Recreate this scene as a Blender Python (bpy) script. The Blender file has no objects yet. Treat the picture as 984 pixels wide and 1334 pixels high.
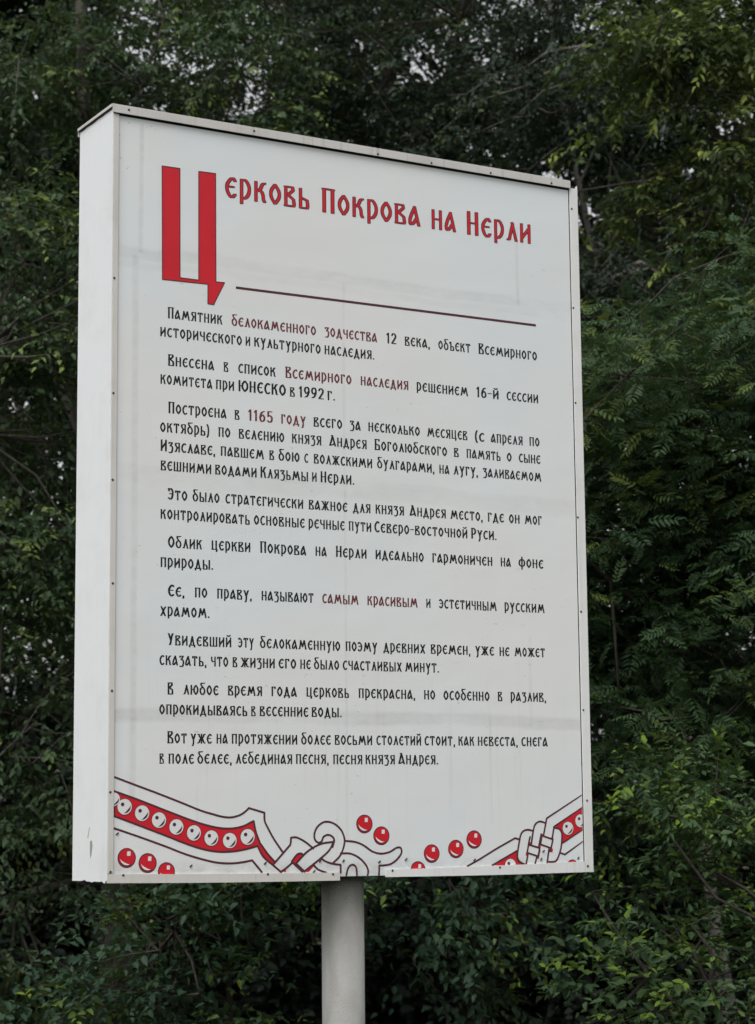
import bpy, bmesh, math
import numpy as np
from mathutils import Vector, Matrix
from mathutils.geometry import delaunay_2d_cdt

# ------------------------------------------------------------------ camera, sky, sun, exposure
S = bpy.context.scene
C = S.collection
ZC = 1.95                                   # eye height above the ground
PITCH, ROLL = 0.146576, 0.009840
cam_d = bpy.data.cameras.new("camera")
cam = bpy.data.objects.new("camera", cam_d); C.objects.link(cam)
cam_d.sensor_fit = 'VERTICAL'; cam_d.sensor_height = 24.0
cam_d.lens = 2840.1 / 1334.0 * 24.0
cam_d.clip_start = 0.1; cam_d.clip_end = 2000.0
_up0 = Vector((0, -math.sin(PITCH), math.cos(PITCH))); _fw = Vector((0, math.cos(PITCH), math.sin(PITCH)))
_rt = math.cos(ROLL) * Vector((1, 0, 0)) - math.sin(ROLL) * _up0
_up = math.sin(ROLL) * Vector((1, 0, 0)) + math.cos(ROLL) * _up0
cam.matrix_world = Matrix(((_rt.x, _up.x, -_fw.x, 0), (_rt.y, _up.y, -_fw.y, 0), (_rt.z, _up.z, -_fw.z, ZC), (0, 0, 0, 1)))
S.camera = cam
cam_d.dof.use_dof = True; cam_d.dof.focus_distance = 8.6; cam_d.dof.aperture_fstop = 2.8

SUN_EL = math.radians(56); SUN_AZ = math.atan2(-0.38, -0.92)      # behind the camera, a little to the left
W = bpy.data.worlds.new("World"); S.world = W; W.use_nodes = True
nt = W.node_tree; nt.nodes.clear()
sky = nt.nodes.new("ShaderNodeTexSky"); sky.sky_type = 'NISHITA'; sky.sun_disc = False
sky.sun_elevation = SUN_EL; sky.sun_rotation = SUN_AZ % (2 * math.pi)
sky.air_density = 1.0; sky.dust_density = 4.0; sky.ozone_density = 1.0
hs = nt.nodes.new("ShaderNodeHueSaturation"); hs.inputs['Saturation'].default_value = 0.10; hs.inputs['Value'].default_value = 1.15
bg = nt.nodes.new("ShaderNodeBackground"); bg.inputs['Strength'].default_value = 0.15
wo = nt.nodes.new("ShaderNodeOutputWorld")
nt.links.new(sky.outputs[0], hs.inputs['Color']); nt.links.new(hs.outputs[0], bg.inputs['Color'])
nt.links.new(bg.outputs[0], wo.inputs['Surface'])
sun_d = bpy.data.lights.new("sun", 'SUN'); sun_d.energy = 0.85; sun_d.angle = math.radians(35); sun_d.color = (1.0, 0.982, 0.955)
sun = bpy.data.objects.new("sun", sun_d); C.objects.link(sun)
_sd = Vector((math.sin(SUN_AZ) * math.cos(SUN_EL), math.cos(SUN_AZ) * math.cos(SUN_EL), math.sin(SUN_EL)))
sun.rotation_euler = _sd.to_track_quat('Z', 'Y').to_euler(); sun.location = _sd * 40
S.view_settings.view_transform = 'Standard'; S.view_settings.look = 'None'
S.view_settings.exposure = 0.12; S.view_settings.gamma = 1.0; S.view_settings.use_curve_mapping = False

# ------------------------------------------------------------------ object helpers
def tag(o, label, cat, group=None):
    o["label"] = label; o["category"] = cat
    if group: o["group"] = group
    return o
def thing(name, label, cat, loc=(0, 0, 0), rz=0.0, group=None):
    o = bpy.data.objects.new(name, None); C.objects.link(o); o.empty_display_size = 0.2
    o.location = loc; o.rotation_euler = (0, 0, rz)
    return tag(o, label, cat, group)
def link(name, me, mats, parent=None):
    if not isinstance(mats, (list, tuple)): mats = [mats]
    for m in mats: me.materials.append(m)
    o = bpy.data.objects.new(name, me); C.objects.link(o)
    if parent: o.parent = parent
    return o
def obj(name, bm, mats, parent=None, smooth=False):
    me = bpy.data.meshes.new(name); bmesh.ops.recalc_face_normals(bm, faces=bm.faces[:]); bm.to_mesh(me); bm.free()
    if smooth:
        for p in me.polygons: p.use_smooth = True
    return link(name, me, mats, parent)
def add_box(bm, x0, x1, y0, y1, z0, z1, bevel=0.0):
    r = bmesh.ops.create_cube(bm, size=1.0)
    vs = r['verts']
    for v in vs:
        v.co = Vector(((x0 + x1) / 2 + v.co.x * (x1 - x0), (y0 + y1) / 2 + v.co.y * (y1 - y0), (z0 + z1) / 2 + v.co.z * (z1 - z0)))
    if bevel:
        es = list({e for v in vs for e in v.link_edges})
        bmesh.ops.bevel(bm, geom=es, offset=bevel, segments=2, affect='EDGES', profile=0.5)
def tube_arrays(paths):
    """paths: list of (points, radii, sides) -> verts, faces of tapered tubes"""
    V, F = [], []
    for pts, rad, n in paths:
        pts = np.asarray(pts, float); b = len(V); m = len(pts)
        for i in range(m):
            t = pts[min(i + 1, m - 1)] - pts[max(i - 1, 0)]; t /= (np.linalg.norm(t) + 1e-9)
            a = np.cross(t, (0.31, 0.95, 0.05)); a /= (np.linalg.norm(a) + 1e-9); c = np.cross(t, a)
            for k in range(n):
                w = 2 * math.pi * k / n
                V.append(tuple(pts[i] + rad[i] * (math.cos(w) * a + math.sin(w) * c)))
        for i in range(m - 1):
            for k in range(n):
                k2 = (k + 1) % n
                F.append((b + i * n + k, b + i * n + k2, b + (i + 1) * n + k2, b + (i + 1) * n + k))
        F.append(tuple(b + (m - 1) * n + k for k in range(n)))
    return V, F
def tubes(name, paths, mat, parent):
    V, F = tube_arrays(paths)
    me = bpy.data.meshes.new(name); me.from_pydata(V, [], F); me.update()
    for p in me.polygons: p.use_smooth = True
    return link(name, me, mat, parent)

# ------------------------------------------------------------------ materials
class NT:
    def __init__(s, name):
        s.m = bpy.data.materials.new(name); s.m.use_nodes = True
        s.t = s.m.node_tree; s.t.nodes.clear(); s.out = s.n("ShaderNodeOutputMaterial")
    def n(s, kind, **kw):
        d = s.t.nodes.new(kind)
        for k, v in kw.items(): setattr(d, k, v)
        return d
    def put(s, sock, v):
        if hasattr(v, 'is_linked') or isinstance(v, bpy.types.NodeSocket): s.t.links.new(v, sock)
        else: sock.default_value = v
    def math(s, op, a, b=0.0, c=None, clamp=False):
        d = s.n("ShaderNodeMath", operation=op, use_clamp=clamp); s.put(d.inputs[0], a); s.put(d.inputs[1], b)
        if c is not None: s.put(d.inputs[2], c)
        return d.outputs[0]
    def mix(s, f, a, b):
        d = s.n("ShaderNodeMix", data_type='RGBA'); s.put(d.inputs[0], f); s.put(d.inputs[6], a); s.put(d.inputs[7], b)
        return d.outputs[2]
    def noise(s, vec, scale, detail=3.0, rough=0.55):
        d = s.n("ShaderNodeTexNoise"); s.put(d.inputs['Vector'], vec); d.inputs['Scale'].default_value = scale
        d.inputs['Detail'].default_value = detail; d.inputs['Roughness'].default_value = rough
        return d.outputs['Fac']
    def ramp(s, f, lo, hi):
        d = s.n("ShaderNodeMapRange", interpolation_type='SMOOTHSTEP'); s.put(d.inputs[0], f)
        s.put(d.inputs[1], lo); s.put(d.inputs[2], hi); return d.outputs[0]
    def scale(s, vec, sc):
        d = s.n("ShaderNodeMapping"); s.put(d.inputs['Vector'], vec); d.inputs['Scale'].default_value = sc; return d.outputs[0]
    def obj(s): return s.n("ShaderNodeTexCoord").outputs['Object']
    def bump(s, h, strength, dist=0.01):
        d = s.n("ShaderNodeBump"); s.put(d.inputs['Height'], h); d.inputs['Strength'].default_value = strength
        d.inputs['Distance'].default_value = dist; return d.outputs[0]
    def bsdf(s, col, rough=0.5, spec=0.4, normal=None, metal=0.0):
        d = s.n("ShaderNodeBsdfPrincipled"); s.put(d.inputs['Base Color'], col); s.put(d.inputs['Roughness'], rough)
        d.inputs['Specular IOR Level'].default_value = spec; d.inputs['Metallic'].default_value = metal
        if normal is not None: s.t.links.new(normal, d.inputs['Normal'])
        return d.outputs[0]
    def done(s, sh): s.t.links.new(sh, s.out.inputs['Surface']); return s.m
def rgb(r, g, b): return (r, g, b, 1.0)

def mat_plain(name, col, rough=0.5, spec=0.35, var=0.06):
    t = NT(name); o = t.obj()
    n = t.noise(o, 9.0, 4.0)
    dark = tuple(c * (1 - 2.2 * var) for c in col[:3]) + (1.0,)
    return t.done(t.bsdf(t.mix(t.ramp(n, 0.35, 0.7), col, dark), rough, spec))

def mat_paint(name, col, dirt, streak=0.35, rough=0.42):
    """painted sheet metal with faint run-off streaks and speckle"""
    t = NT(name); o = t.obj()
    st = t.ramp(t.noise(t.scale(o, (55, 55, 2.2)), 1.0, 4.0), 0.52, 0.78)
    bl = t.ramp(t.noise(o, 5.0, 5.0, 0.6), 0.45, 0.75)
    sp = t.ramp(t.noise(o, 190.0, 2.0), 0.70, 0.78)
    f = t.math('ADD', t.math('MULTIPLY', st, streak), t.math('MULTIPLY', bl, 0.25))
    f = t.math('ADD', f, t.math('MULTIPLY', sp, 0.45), clamp=True)
    b = t.bump(t.noise(o, 14.0, 2.0), 0.10, 0.01)
    return t.done(t.bsdf(t.mix(f, col, dirt), rough, 0.4, b))

# ------------------------------------------------------------------ the information board
YAW = 0.523139
SW, SH, SD = 2.200, 2.989, 0.3386            # width, height and depth of the box
UC = 1.090                                   # the post stands under this point of the width
_U = Vector((math.cos(YAW), math.sin(YAW), 0)); _N = Vector((-math.sin(YAW), math.cos(YAW), 0))
BASE = Vector((-1.014067, 8.172902, ZC - 0.167727)) + _U * UC + _N * (SD / 2)
ZB = BASE.z                                  # height of the lower edge of the board
def X(u): return u - UC
def Y(d): return d - SD / 2

def mat_face():
    """white vinyl sheet; the ribs of the frame behind it have drawn grime lines through it"""
    t = NT("weathered white vinyl"); o = t.obj()
    sx = t.n("ShaderNodeSeparateXYZ"); t.put(sx.inputs[0], o)
    u = t.math('ADD', sx.outputs[0], UC); v = t.math('SUBTRACT', sx.outputs[2], ZB)
    wob = t.math('MULTIPLY', t.math('SUBTRACT', t.noise(o, 3.0, 4.0), 0.5), 0.05)
    patch = t.ramp(t.noise(t.scale(o, (1.6, 1, 5.0)), 1.0, 5.0, 0.65), 0.30, 0.70)
    fine = t.ramp(t.noise(t.scale(o, (14, 1, 22.0)), 1.0, 5.0, 0.7), 0.30, 0.75)
    def hband(c, h, a):
        d = t.math('ABSOLUTE', t.math('SUBTRACT', t.math('ADD', v, wob), c))
        f = t.math('SUBTRACT', 1.0, t.ramp(d, h * 0.35, h))
        return t.math('MULTIPLY', t.math('MULTIPLY', f, a), t.math('ADD', t.math('MULTIPLY', patch, 0.7), t.math('MULTIPLY', fine, 0.45)))
    def vband(c, h, a, v0, v1):
        d = t.math('ABSOLUTE', t.math('SUBTRACT', t.math('ADD', u, t.math('MULTIPLY', wob, 0.3)), c))
        f = t.math('SUBTRACT', 1.0, t.ramp(d, h * 0.25, h))
        f = t.math('MULTIPLY', f, t.math('MULTIPLY', t.math('GREATER_THAN', v, v0), t.math('LESS_THAN', v, v1)))
        return t.math('MULTIPLY', t.math('MULTIPLY', f, a), t.math('ADD', 0.35, t.math('MULTIPLY', fine, 0.6)))
    parts = [hband(2.412, 0.034, 0.26), hband(2.368, 0.020, 0.14), hband(1.528, 0.040, 0.18), hband(1.565, 0.02, 0.14), hband(0.618, 0.036, 0.30),
             vband(0.125, 0.014, 0.32, 2.41, 2.93), vband(0.105, 0.02, 0.30, 0.2, 2.4), vband(1.024, 0.010, 0.18, 0.15, 2.40), vband(1.879, 0.012, 0.24, 2.40, 2.75),
             vband(1.905, 0.014, 0.17, 0.60, 0.98), vband(1.702, 0.010, 0.12, 0.20, 0.62)]
    # rain runs below
    run = t.ramp(t.noise(t.scale(o, (34, 1, 1.1)), 1.0, 3.0, 0.6), 0.56, 0.74)
    low = t.math('SUBTRACT', 1.0, t.ramp(v, 0.30, 1.30))
    parts.append(t.math('MULTIPLY', t.math('MULTIPLY', run, low), 0.13))
    # dirt caught along the lower trim and the left trim
    parts.append(t.math('MULTIPLY', t.math('SUBTRACT', 1.0, t.ramp(v, 0.03, 0.085)), t.math('MULTIPLY', fine, 0.5)))
    parts.append(t.math('MULTIPLY', t.math('SUBTRACT', 1.0, t.ramp(u, 0.028, 0.075)), 0.16))
    # scuffs, specks and a broad yellowing
    sc = t.ramp(t.noise(t.scale(o, (26, 1, 60)), 1.0, 3.0, 0.75), 0.66, 0.73)
    ms = t.ramp(t.noise(o, 2.3, 2.0), 0.46, 0.60)
    parts.append(t.math('MULTIPLY', t.math('MULTIPLY', sc, ms), 0.50))
    parts.append(t.math('MULTIPLY', t.ramp(t.noise(o, 120.0, 2.0), 0.76, 0.80), 0.5))
    parts.append(t.math('MULTIPLY', t.noise(o, 1.3, 5.0, 0.6), 0.14))
    f = parts[0]
    for p in parts[1:]: f = t.math('ADD', f, p)
    f = t.math('MINIMUM', f, 0.85)
    tone = t.mix(t.ramp(t.noise(o, 0.9, 3.0, 0.6), 0.36, 0.64), rgb(0.735, 0.775, 0.795), rgb(0.77, 0.772, 0.768))
    col = t.mix(f, tone, rgb(0.42, 0.415, 0.40))
    b = t.bump(t.math('ADD', t.noise(t.scale(o, (1.5, 1, 2.2)), 1.0, 3.0), t.math('MULTIPLY', f, -0.25)), 0.35, 0.02)
    return t.done(t.bsdf(col, 0.48, 0.35, b))

M_FACE = mat_face()
M_WHITE = mat_paint("white painted sheet", rgb(0.79, 0.81, 0.825), rgb(0.58, 0.57, 0.55), 0.14)
M_TRIM = mat_paint("off white painted trim", rgb(0.62, 0.595, 0.565), rgb(0.40, 0.37, 0.33), 0.30)
M_TRIMW = mat_paint("white painted trim", rgb(0.74, 0.74, 0.735), rgb(0.48, 0.46, 0.43), 0.25)
M_CAP = mat_paint("grey beige painted cap", rgb(0.58, 0.56, 0.54), rgb(0.30, 0.26, 0.22), 0.45)
M_DARK = mat_plain("dark inner steel", rgb(0.03, 0.028, 0.026), 0.7, 0.2)
M_SCREW = mat_plain("rusty screw", rgb(0.055, 0.042, 0.036), 0.5, 0.4)
M_BLACK = mat_plain("black print", rgb(0.008, 0.008, 0.010), 0.45, 0.35)
M_MAROON = mat_plain("maroon print", rgb(0.085, 0.022, 0.030), 0.45, 0.35)
M_WORD = mat_plain("dull red print", rgb(0.15, 0.030, 0.038), 0.45, 0.35)
M_RED = mat_plain("red print", rgb(0.60, 0.010, 0.023), 0.45, 0.35, 0.03)
M_BEAD = mat_plain("white print", rgb(0.74, 0.735, 0.73), 0.45, 0.35, 0.02)

def mat_post():
    t = NT("grey painted concrete post"); o = t.obj()
    peel = t.noise(o, 120.0, 2.0, 0.5)
    bl = t.ramp(t.noise(t.scale(o, (7, 7, 3.0)), 1.0, 4.0, 0.6), 0.40, 0.68)
    moss = t.ramp(t.noise(t.scale(o, (12, 12, 2.0)), 1.0, 4.0, 0.6), 0.50, 0.75)
    sx = t.n("ShaderNodeSeparateXYZ"); t.put(sx.inputs[0], o)
    up = t.ramp(sx.outputs[2], 1.2, 1.75)
    col = t.mix(bl, rgb(0.335, 0.335, 0.32), rgb(0.275, 0.27, 0.25))
    col = t.mix(t.math('MULTIPLY', t.math('MULTIPLY', moss, up), 0.7), col, rgb(0.215, 0.21, 0.175))
    pit = t.ramp(t.noise(o, 42.0, 3.0, 0.6), 0.70, 0.75)
    col = t.mix(t.math('MULTIPLY', pit, 0.5), col, rgb(0.18, 0.175, 0.16))
    return t.done(t.bsdf(col, 0.55, 0.35, t.bump(peel, 0.55, 0.006)))
M_POST = mat_post()

sign = thing("information_board", "tall white information board with Cyrillic text and red ornament on a round grey post", "sign", (BASE.x, BASE.y, 0), YAW)

# post
bm = bmesh.new()
bmesh.ops.create_cone(bm, cap_ends=True, segments=64, radius1=0.0860, radius2=0.0850, depth=ZB + 0.02)
bmesh.ops.translate(bm, verts=bm.verts[:], vec=(0, 0, (ZB + 0.02) / 2))
post = obj("post", bm, M_POST, sign, True)
# inner box
bm = bmesh.new(); add_box(bm, X(0.004), X(SW - 0.004), Y(0.013), Y(SD - 0.004), ZB + 0.003, ZB + 2.976)
obj("cabinet", bm, M_DARK, sign)
bm = bmesh.new(); add_box(bm, X(0.004), X(SW - 0.004), Y(SD - 0.003), Y(SD), ZB + 0.001, ZB + 2.972)
obj("back_panel", bm, M_WHITE, sign)
# side sheets, a little buckled along the lower edge
def side_sheet(x0, x1, seed):
    bm = bmesh.new(); n = 14
    rng = np.random.default_rng(seed)
    lo = 0.002 + 0.003 * rng.standard_normal(n + 1) * np.linspace(0.2, 1, n + 1)[::-1]
    hi = 2.9725 + 0.0015 * rng.standard_normal(n + 1)
    rows = []
    for i in range(n + 1):
        d = 0.001 + (SD - 0.001) * i / n
        rows.append([bm.verts.new((X(x), Y(d), ZB + z)) for x in (x0, x1) for z in (lo[i], hi[i])])
    for a, b in zip(rows, rows[1:]):
        for p, q in ((0, 1), (1, 3), (3, 2), (2, 0)): bm.faces.new((a[p], a[q], b[q], b[p]))
    bm.faces.new((rows[0][0], rows[0][1], rows[0][3], rows[0][2])); bm.faces.new((rows[-1][0], rows[-1][1], rows[-1][3], rows[-1][2]))
    return obj("side_panel", bm, M_WHITE, sign)
sp = side_sheet(0.0, 0.003, 3); side_sheet(SW - 0.003, SW, 4)
bm = bmesh.new()                              # a chipped spot low on the side sheet
vs = [bm.verts.new((X(-0.0004), Y(d), ZB + z)) for d, z in ((0.165, 0.150), (0.148, 0.155), (0.140, 0.135), (0.150, 0.100), (0.160, 0.085), (0.166, 0.118))]
bm.faces.new(vs)
vs = [bm.verts.new((X(-0.0004), Y(d), ZB + z)) for d, z in ((0.190, 0.165), (0.172, 0.205), (0.168, 0.200), (0.184, 0.162))]
bm.faces.new(vs)
obj("chipped_paint", bm, mat_plain("bare undercoat", rgb(0.36, 0.34, 0.29), 0.6), sp)

# printed face
bm = bmesh.new(); add_box(bm, X(0.010), X(2.1545), Y(0.006), Y(0.0085), ZB + 0.004, ZB + 2.9515)
face = obj("face_panel", bm, M_FACE, sign)

# trims
def trim(name, u0, u1, v0, v1, mat, d0=0.0, d1=0.0055):
    bm = bmesh.new(); add_box(bm, X(u0), X(u1), Y(d0), Y(d1), ZB + v0, ZB + v1, 0.0012)
    return obj(name, bm, mat, sign)
t_left = trim("edge_trim", 0.0036, 0.0255, 0.032, 2.9555, M_TRIM)
t_right = trim("edge_trim", 2.1585, SW + 0.001, 0.0005, 2.962, M_TRIMW)
def low_trim(u0, u1, lo, hi, mat, lo1=None, hi1=None):
    bm = bmesh.new(); n = 6
    rows = []
    for i in range(n + 1):
        f = i / n; u = u0 + (u1 - u0) * f; sag = -0.0025 * math.sin(math.pi * f)
        a = lo + ((lo1 if lo1 is not None else lo) - lo) * f + sag; b = hi + ((hi1 if hi1 is not None else hi) - hi) * f + sag
        rows.append([bm.verts.new((X(u), Y(d), ZB + z)) for d in (-0.0012, 0.0048) for z in (a, b)])
    for a, b in zip(rows, rows[1:]):
        for p, q in ((0, 1), (1, 3), (3, 2), (2, 0)): bm.faces.new((a[p], a[q], b[q], b[p]))
    for r in (rows[0], rows[-1]): bm.faces.new((r[0], r[1], r[3], r[2]))
    return obj("edge_trim", bm, mat, sign)
t_bot1 = low_trim(0.0010, 0.984, -0.003, 0.030, M_TRIM, -0.0115, 0.0195)
t_bot2 = low_trim(1.193, 2.1565, -0.002, 0.0265, M_TRIMW, 0.001, 0.045)
# cap: sheet over the top with a folded lip at the front
bm = bmesh.new()
add_box(bm, X(-0.006), X(2.158), Y(-0.006), Y(SD + 0.006), ZB + 2.9885, ZB + 2.9915, 0.0008)
add_box(bm, X(-0.006), X(2.158), Y(-0.009), Y(-0.0062), ZB + 2.9575, ZB + 2.9918, 0.0008)
add_box(bm, X(-0.009), X(-0.0062), Y(-0.0055), Y(SD + 0.006), ZB + 2.979, ZB + 2.9912, 0.0006)
add_box(bm, X(-0.006), X(2.158), Y(SD + 0.0062), Y(SD + 0.009), ZB + 2.9575, ZB + 2.9905, 0.0006)
cap = obj("top_cap", bm, M_CAP, sign)

# screws: one small domed head, copied
bm = bmesh.new()
bmesh.ops.create_uvsphere(bm, u_segments=10, v_segments=6, radius=0.0052)
bmesh.ops.delete(bm, geom=[v for v in bm.verts if v.co.z < -1e-5], context='VERTS')
bmesh.ops.rotate(bm, verts=bm.verts[:], cent=(0, 0, 0), matrix=Matrix.Rotation(math.radians(90), 3, 'X'))
for v in bm.verts: v.co.y *= 0.55
screw0 = obj("screw", bm, M_SCREW, cap, True); used = [False]
def screws(pts, parent, d):
    for (u, v) in pts:
        if not used[0]: o = screw0; used[0] = True
        else: o = screw0.copy(); C.objects.link(o)
        o.parent = parent; o.location = (X(u / 1000), Y(d), ZB + v / 1000)
WORDS=[
 (1,"Памятник 238 475 2164|*белокаменного 515 895 2165|*зодчества 934 1180 2167|12 1223 1273 2168|века, 1312 1434 2168|объект 1475 1634 2169|Всемирного 1674 1972 2170"),
 (1,"исторического 206 561 2089|и 576 598 2090|культурного 614 916 2091|наследия. 933 1166 2092"),
 (2,"Внесена 240 439 1976|в 480 501 1976|список 544 711 1977|*Всемирного 754 1058 1978|*наследия 1100 1328 1980|решением 1366 1619 1981|16-й 1659 1773 1982|сессии 1812 1974 1983"),
 (2,"комитета 208 431 1901|при 446 527 1902|ЮНЕСКО 544 757 1903|в 774 797 1903|1992 814 930 1904|г. 945 981 1904"),
 (3,"Построена 242 493 1788|в 528 550 1788|*1165 587 698 1789|*году 734 846 1789|всего 881 1013 1790|за 1047 1099 1791|несколько 1134 1380 1792|месяцев 1414 1612 1793|(с 1649 1696 1793|апреля 1729 1890 1794|по 1923 1976 1795"),
 (3,"октябрь) 208 418 1712|по 457 510 1713|велению 546 748 1714|князя 782 917 1715|Андрея 952 1127 1716|Боголюбского 1163 1511 1717|в 1544 1568 1718|память 1606 1776 1718|о 1807 1832 1719|сыне 1868 1978 1720"),
 (3,"Изяславе, 210 444 1637|павшем 467 658 1638|в 681 703 1639|бою 722 817 1639|с 838 856 1639|волжскими 881 1152 1640|булгарами, 1174 1448 1642|на 1471 1521 1642|лугу, 1540 1662 1643|заливаемом 1685 1981 1644"),
 (3,"вешними 211 428 1562|водами 443 626 1563|Клязьмы 641 856 1564|и 872 895 1565|Нерли. 911 1067 1565"),
 (4,"Это 242 325 1449|было 347 463 1450|стратегически 488 833 1451|важное 857 1034 1452|для 1059 1142 1453|князя 1164 1300 1454|Андрея 1325 1501 1455|место, 1522 1681 1455|где 1706 1787 1456|он 1812 1867 1456|мог 1891 1979 1457"),
 (4,"контролировать 211 595 1373|основные 612 839 1375|речные 855 1021 1376|пути 1039 1145 1377|Северо-восточной 1158 1605 1378|Руси. 1622 1749 1379"),
 (5,"Облик 243 388 1263|церкви 428 598 1264|Покрова 639 845 1265|на 886 938 1266|Нерли 979 1122 1267|идеально 1162 1391 1268|гармоничен 1431 1726 1269|на 1766 1818 1270|фоне 1856 1982 1271"),
 (5,"природы. 212 436 1186"),
 (6,"Ее, 244 314 1075|по 357 411 1076|праву, 452 603 1076|называют 645 877 1077|*самым 916 1082 1078|*красивым 1122 1359 1079|и 1399 1421 1080|эстетичным 1461 1743 1081|русским 1781 1984 1082"),
 (6,"храмом. 212 421 998"),
 (7,"Увидевший 244 515 888|эту 543 612 889|белокаменную 638 996 890|поэму 1020 1167 891|древних 1194 1393 892|времен, 1418 1610 893|уже 1633 1726 894|не 1752 1802 894|может 1827 1981 895"),
 (7,"сказать, 210 408 811|что 426 501 812|в 519 540 812|жизни 554 704 812|его 719 798 813|не 815 863 813|было 877 991 814|счастливых 1007 1281 815|минут. 1295 1457 816"),
 (8,"В 244 269 700|любое 310 459 701|время 499 648 702|года 687 800 703|церковь 842 1035 704|прекрасна, 1078 1342 705|но 1383 1437 706|особенно 1476 1700 706|в 1740 1763 707|разлив, 1803 1982 708"),
 (8,"опрокидываясь 210 583 624|в 599 619 624|весенние 636 851 625|воды. 865 1001 626"),
 (9,"Вот 244 326 515|уже 341 431 515|на 450 499 516|протяжении 515 802 516|более 818 951 517|восьми 968 1140 518|столетий 1158 1368 519|стоит, 1383 1529 520|как 1544 1622 521|невеста, 1638 1835 521|снега 1853 1985 522"),
 (9,"в 212 231 438|поле 249 356 438|белее, 370 516 439|лебединая 532 779 440|песня, 794 941 441|песня 960 1094 441|князя 1107 1244 442|Андрея. 1258 1447 443"),
]
TITLE="ерковь 485 869 2686|Покрова 923 1396 2684|на 1448 1572 2683|Нерли 1623 1955 2682"
INITIAL= [(211, 2775), (288, 2776), (290, 2333), (371, 2333), (370, 2776), (444, 2778), (446, 2335), (484, 2336), (436, 2241), (411, 2242), (411, 2321), (215, 2317)]
RULE= [(535, 2322), (1969, 2325)]
LINES=[
 (1,[(27, 388), (108, 360), (214, 324), (306, 291), (385, 262), (436, 248), (479, 238), (516, 236), (552, 245), (574, 258), (589, 271)]),
 (0,[(589, 271), (656, 253)]),
 (1,[(656, 253), (657, 222), (670, 196), (696, 153), (733, 104)]),
 (1,[(25, 336), (123, 304), (249, 259), (356, 222), (421, 204), (479, 194), (530, 195), (567, 203), (596, 216), (610, 221)]),
 (1,[(610, 221), (618, 183), (637, 137), (644, 128), (670, 95), (701, 64)]),
 (1,[(626, 126), (651, 85), (692, 53)]),
 (1,[(29, 243), (109, 215), (236, 170), (335, 134), (407, 114), (465, 106), (523, 107), (574, 114), (626, 126)]),
 (1,[(29, 198), (123, 168), (236, 130), (321, 99), (407, 75), (465, 64), (523, 62), (567, 66), (603, 72)]),
 (0,[(603, 72), (644, 27)]),
 (1,[(28, 336), (38, 317), (38, 295), (30, 285), (30, 243)]),
 (1,[(692, 53), (756, 117), (769, 132), (771, 156)]),
 (1,[(771, 156), (797, 157), (835, 139), (869, 114)]),
 (0,[(692, 53), (728, 25)]),
 (0,[(726, 26), (749, 39)]),
 (0,[(746, 37), (778, 61)]),
 (0,[(778, 61), (821, 25)]),
 (1,[(793, 57), (835, 96), (873, 119), (911, 133), (959, 138)]),
 (0,[(793, 57), (831, 25)]),
 (1,[(831, 27), (903, 76), (942, 108), (961, 144)]),
 (1,[(956, 56), (991, 87), (1009, 134), (1004, 167), (985, 194), (954, 213), (919, 216), (889, 198), (875, 172), (877, 148), (892, 136), (907, 141), (915, 158), (934, 166), (953, 160), (963, 144), (955, 118)]),
 (1,[(903, 76), (926, 62), (960, 53), (991, 49)]),
 (0,[(991, 49), (991, 19)]),
 (1,[(869, 52), (891, 32), (926, 20)]),
 (1,[(1011, 142), (1058, 137), (1096, 123), (1135, 99), (1174, 90), (1214, 96), (1246, 112), (1266, 111), (1268, 90), (1245, 64), (1213, 47), (1166, 43)]),
 (0,[(1166, 43), (1164, 4)]),
 (1,[(991, 93), (1034, 92), (1073, 76), (1103, 49), (1115, 25), (1112, 5)]),
 (1,[(1016, 7), (1022, 30), (1033, 45), (1049, 48), (1061, 36), (1064, 7)]),
 (1,[(774, 64), (797, 91), (814, 95), (822, 92)]),
 (0,[(1580, 35), (1631, 58), (1725, 105), (1813, 145)]),
 (0,[(1813, 145), (1832, 140)]),
 (0,[(1699, 36), (1823, 94)]),
 (1,[(1821, 74), (1830, 52), (1862, 35)]),
 (1,[(1902, 173), (1884, 178), (1864, 177), (1847, 167), (1837, 146), (1824, 86), (1823, 59), (1833, 46), (1858, 36)]),
 (1,[(1966, 205), (1948, 211), (1931, 211), (1914, 200), (1905, 179), (1892, 118)]),
 (0,[(1879, 118), (1934, 103), (1925, 69), (1871, 85), (1879, 118)]),
 (0,[(1946, 154), (2001, 138), (1991, 102), (1938, 118), (1946, 154)]),
 (0,[(1874, 76), (1864, 35)]),
 (0,[(1918, 66), (1908, 34)]),
 (0,[(1934, 96), (1925, 63)]),
 (0,[(1980, 97), (1968, 33)]),
 (0,[(1887, 149), (1879, 120)]),
 (0,[(1943, 160), (1930, 112)]),
 (0,[(1972, 225), (1955, 157)]),
 (0,[(2008, 190), (1998, 143)]),
 (1,[(2014, 185), (2035, 180), (2047, 159), (2042, 107), (2026, 65), (2010, 47), (1977, 46)]),
 (0,[(1991, 102), (1985, 89)]),
 (0,[(1972, 225), (2166, 321)]),
 (0,[(2013, 193), (2166, 269)]),
 (0,[(2050, 123), (2170, 176)]),
 (0,[(2037, 82), (2060, 75)]),
 (0,[(2060, 75), (2168, 128)]),
]
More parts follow.
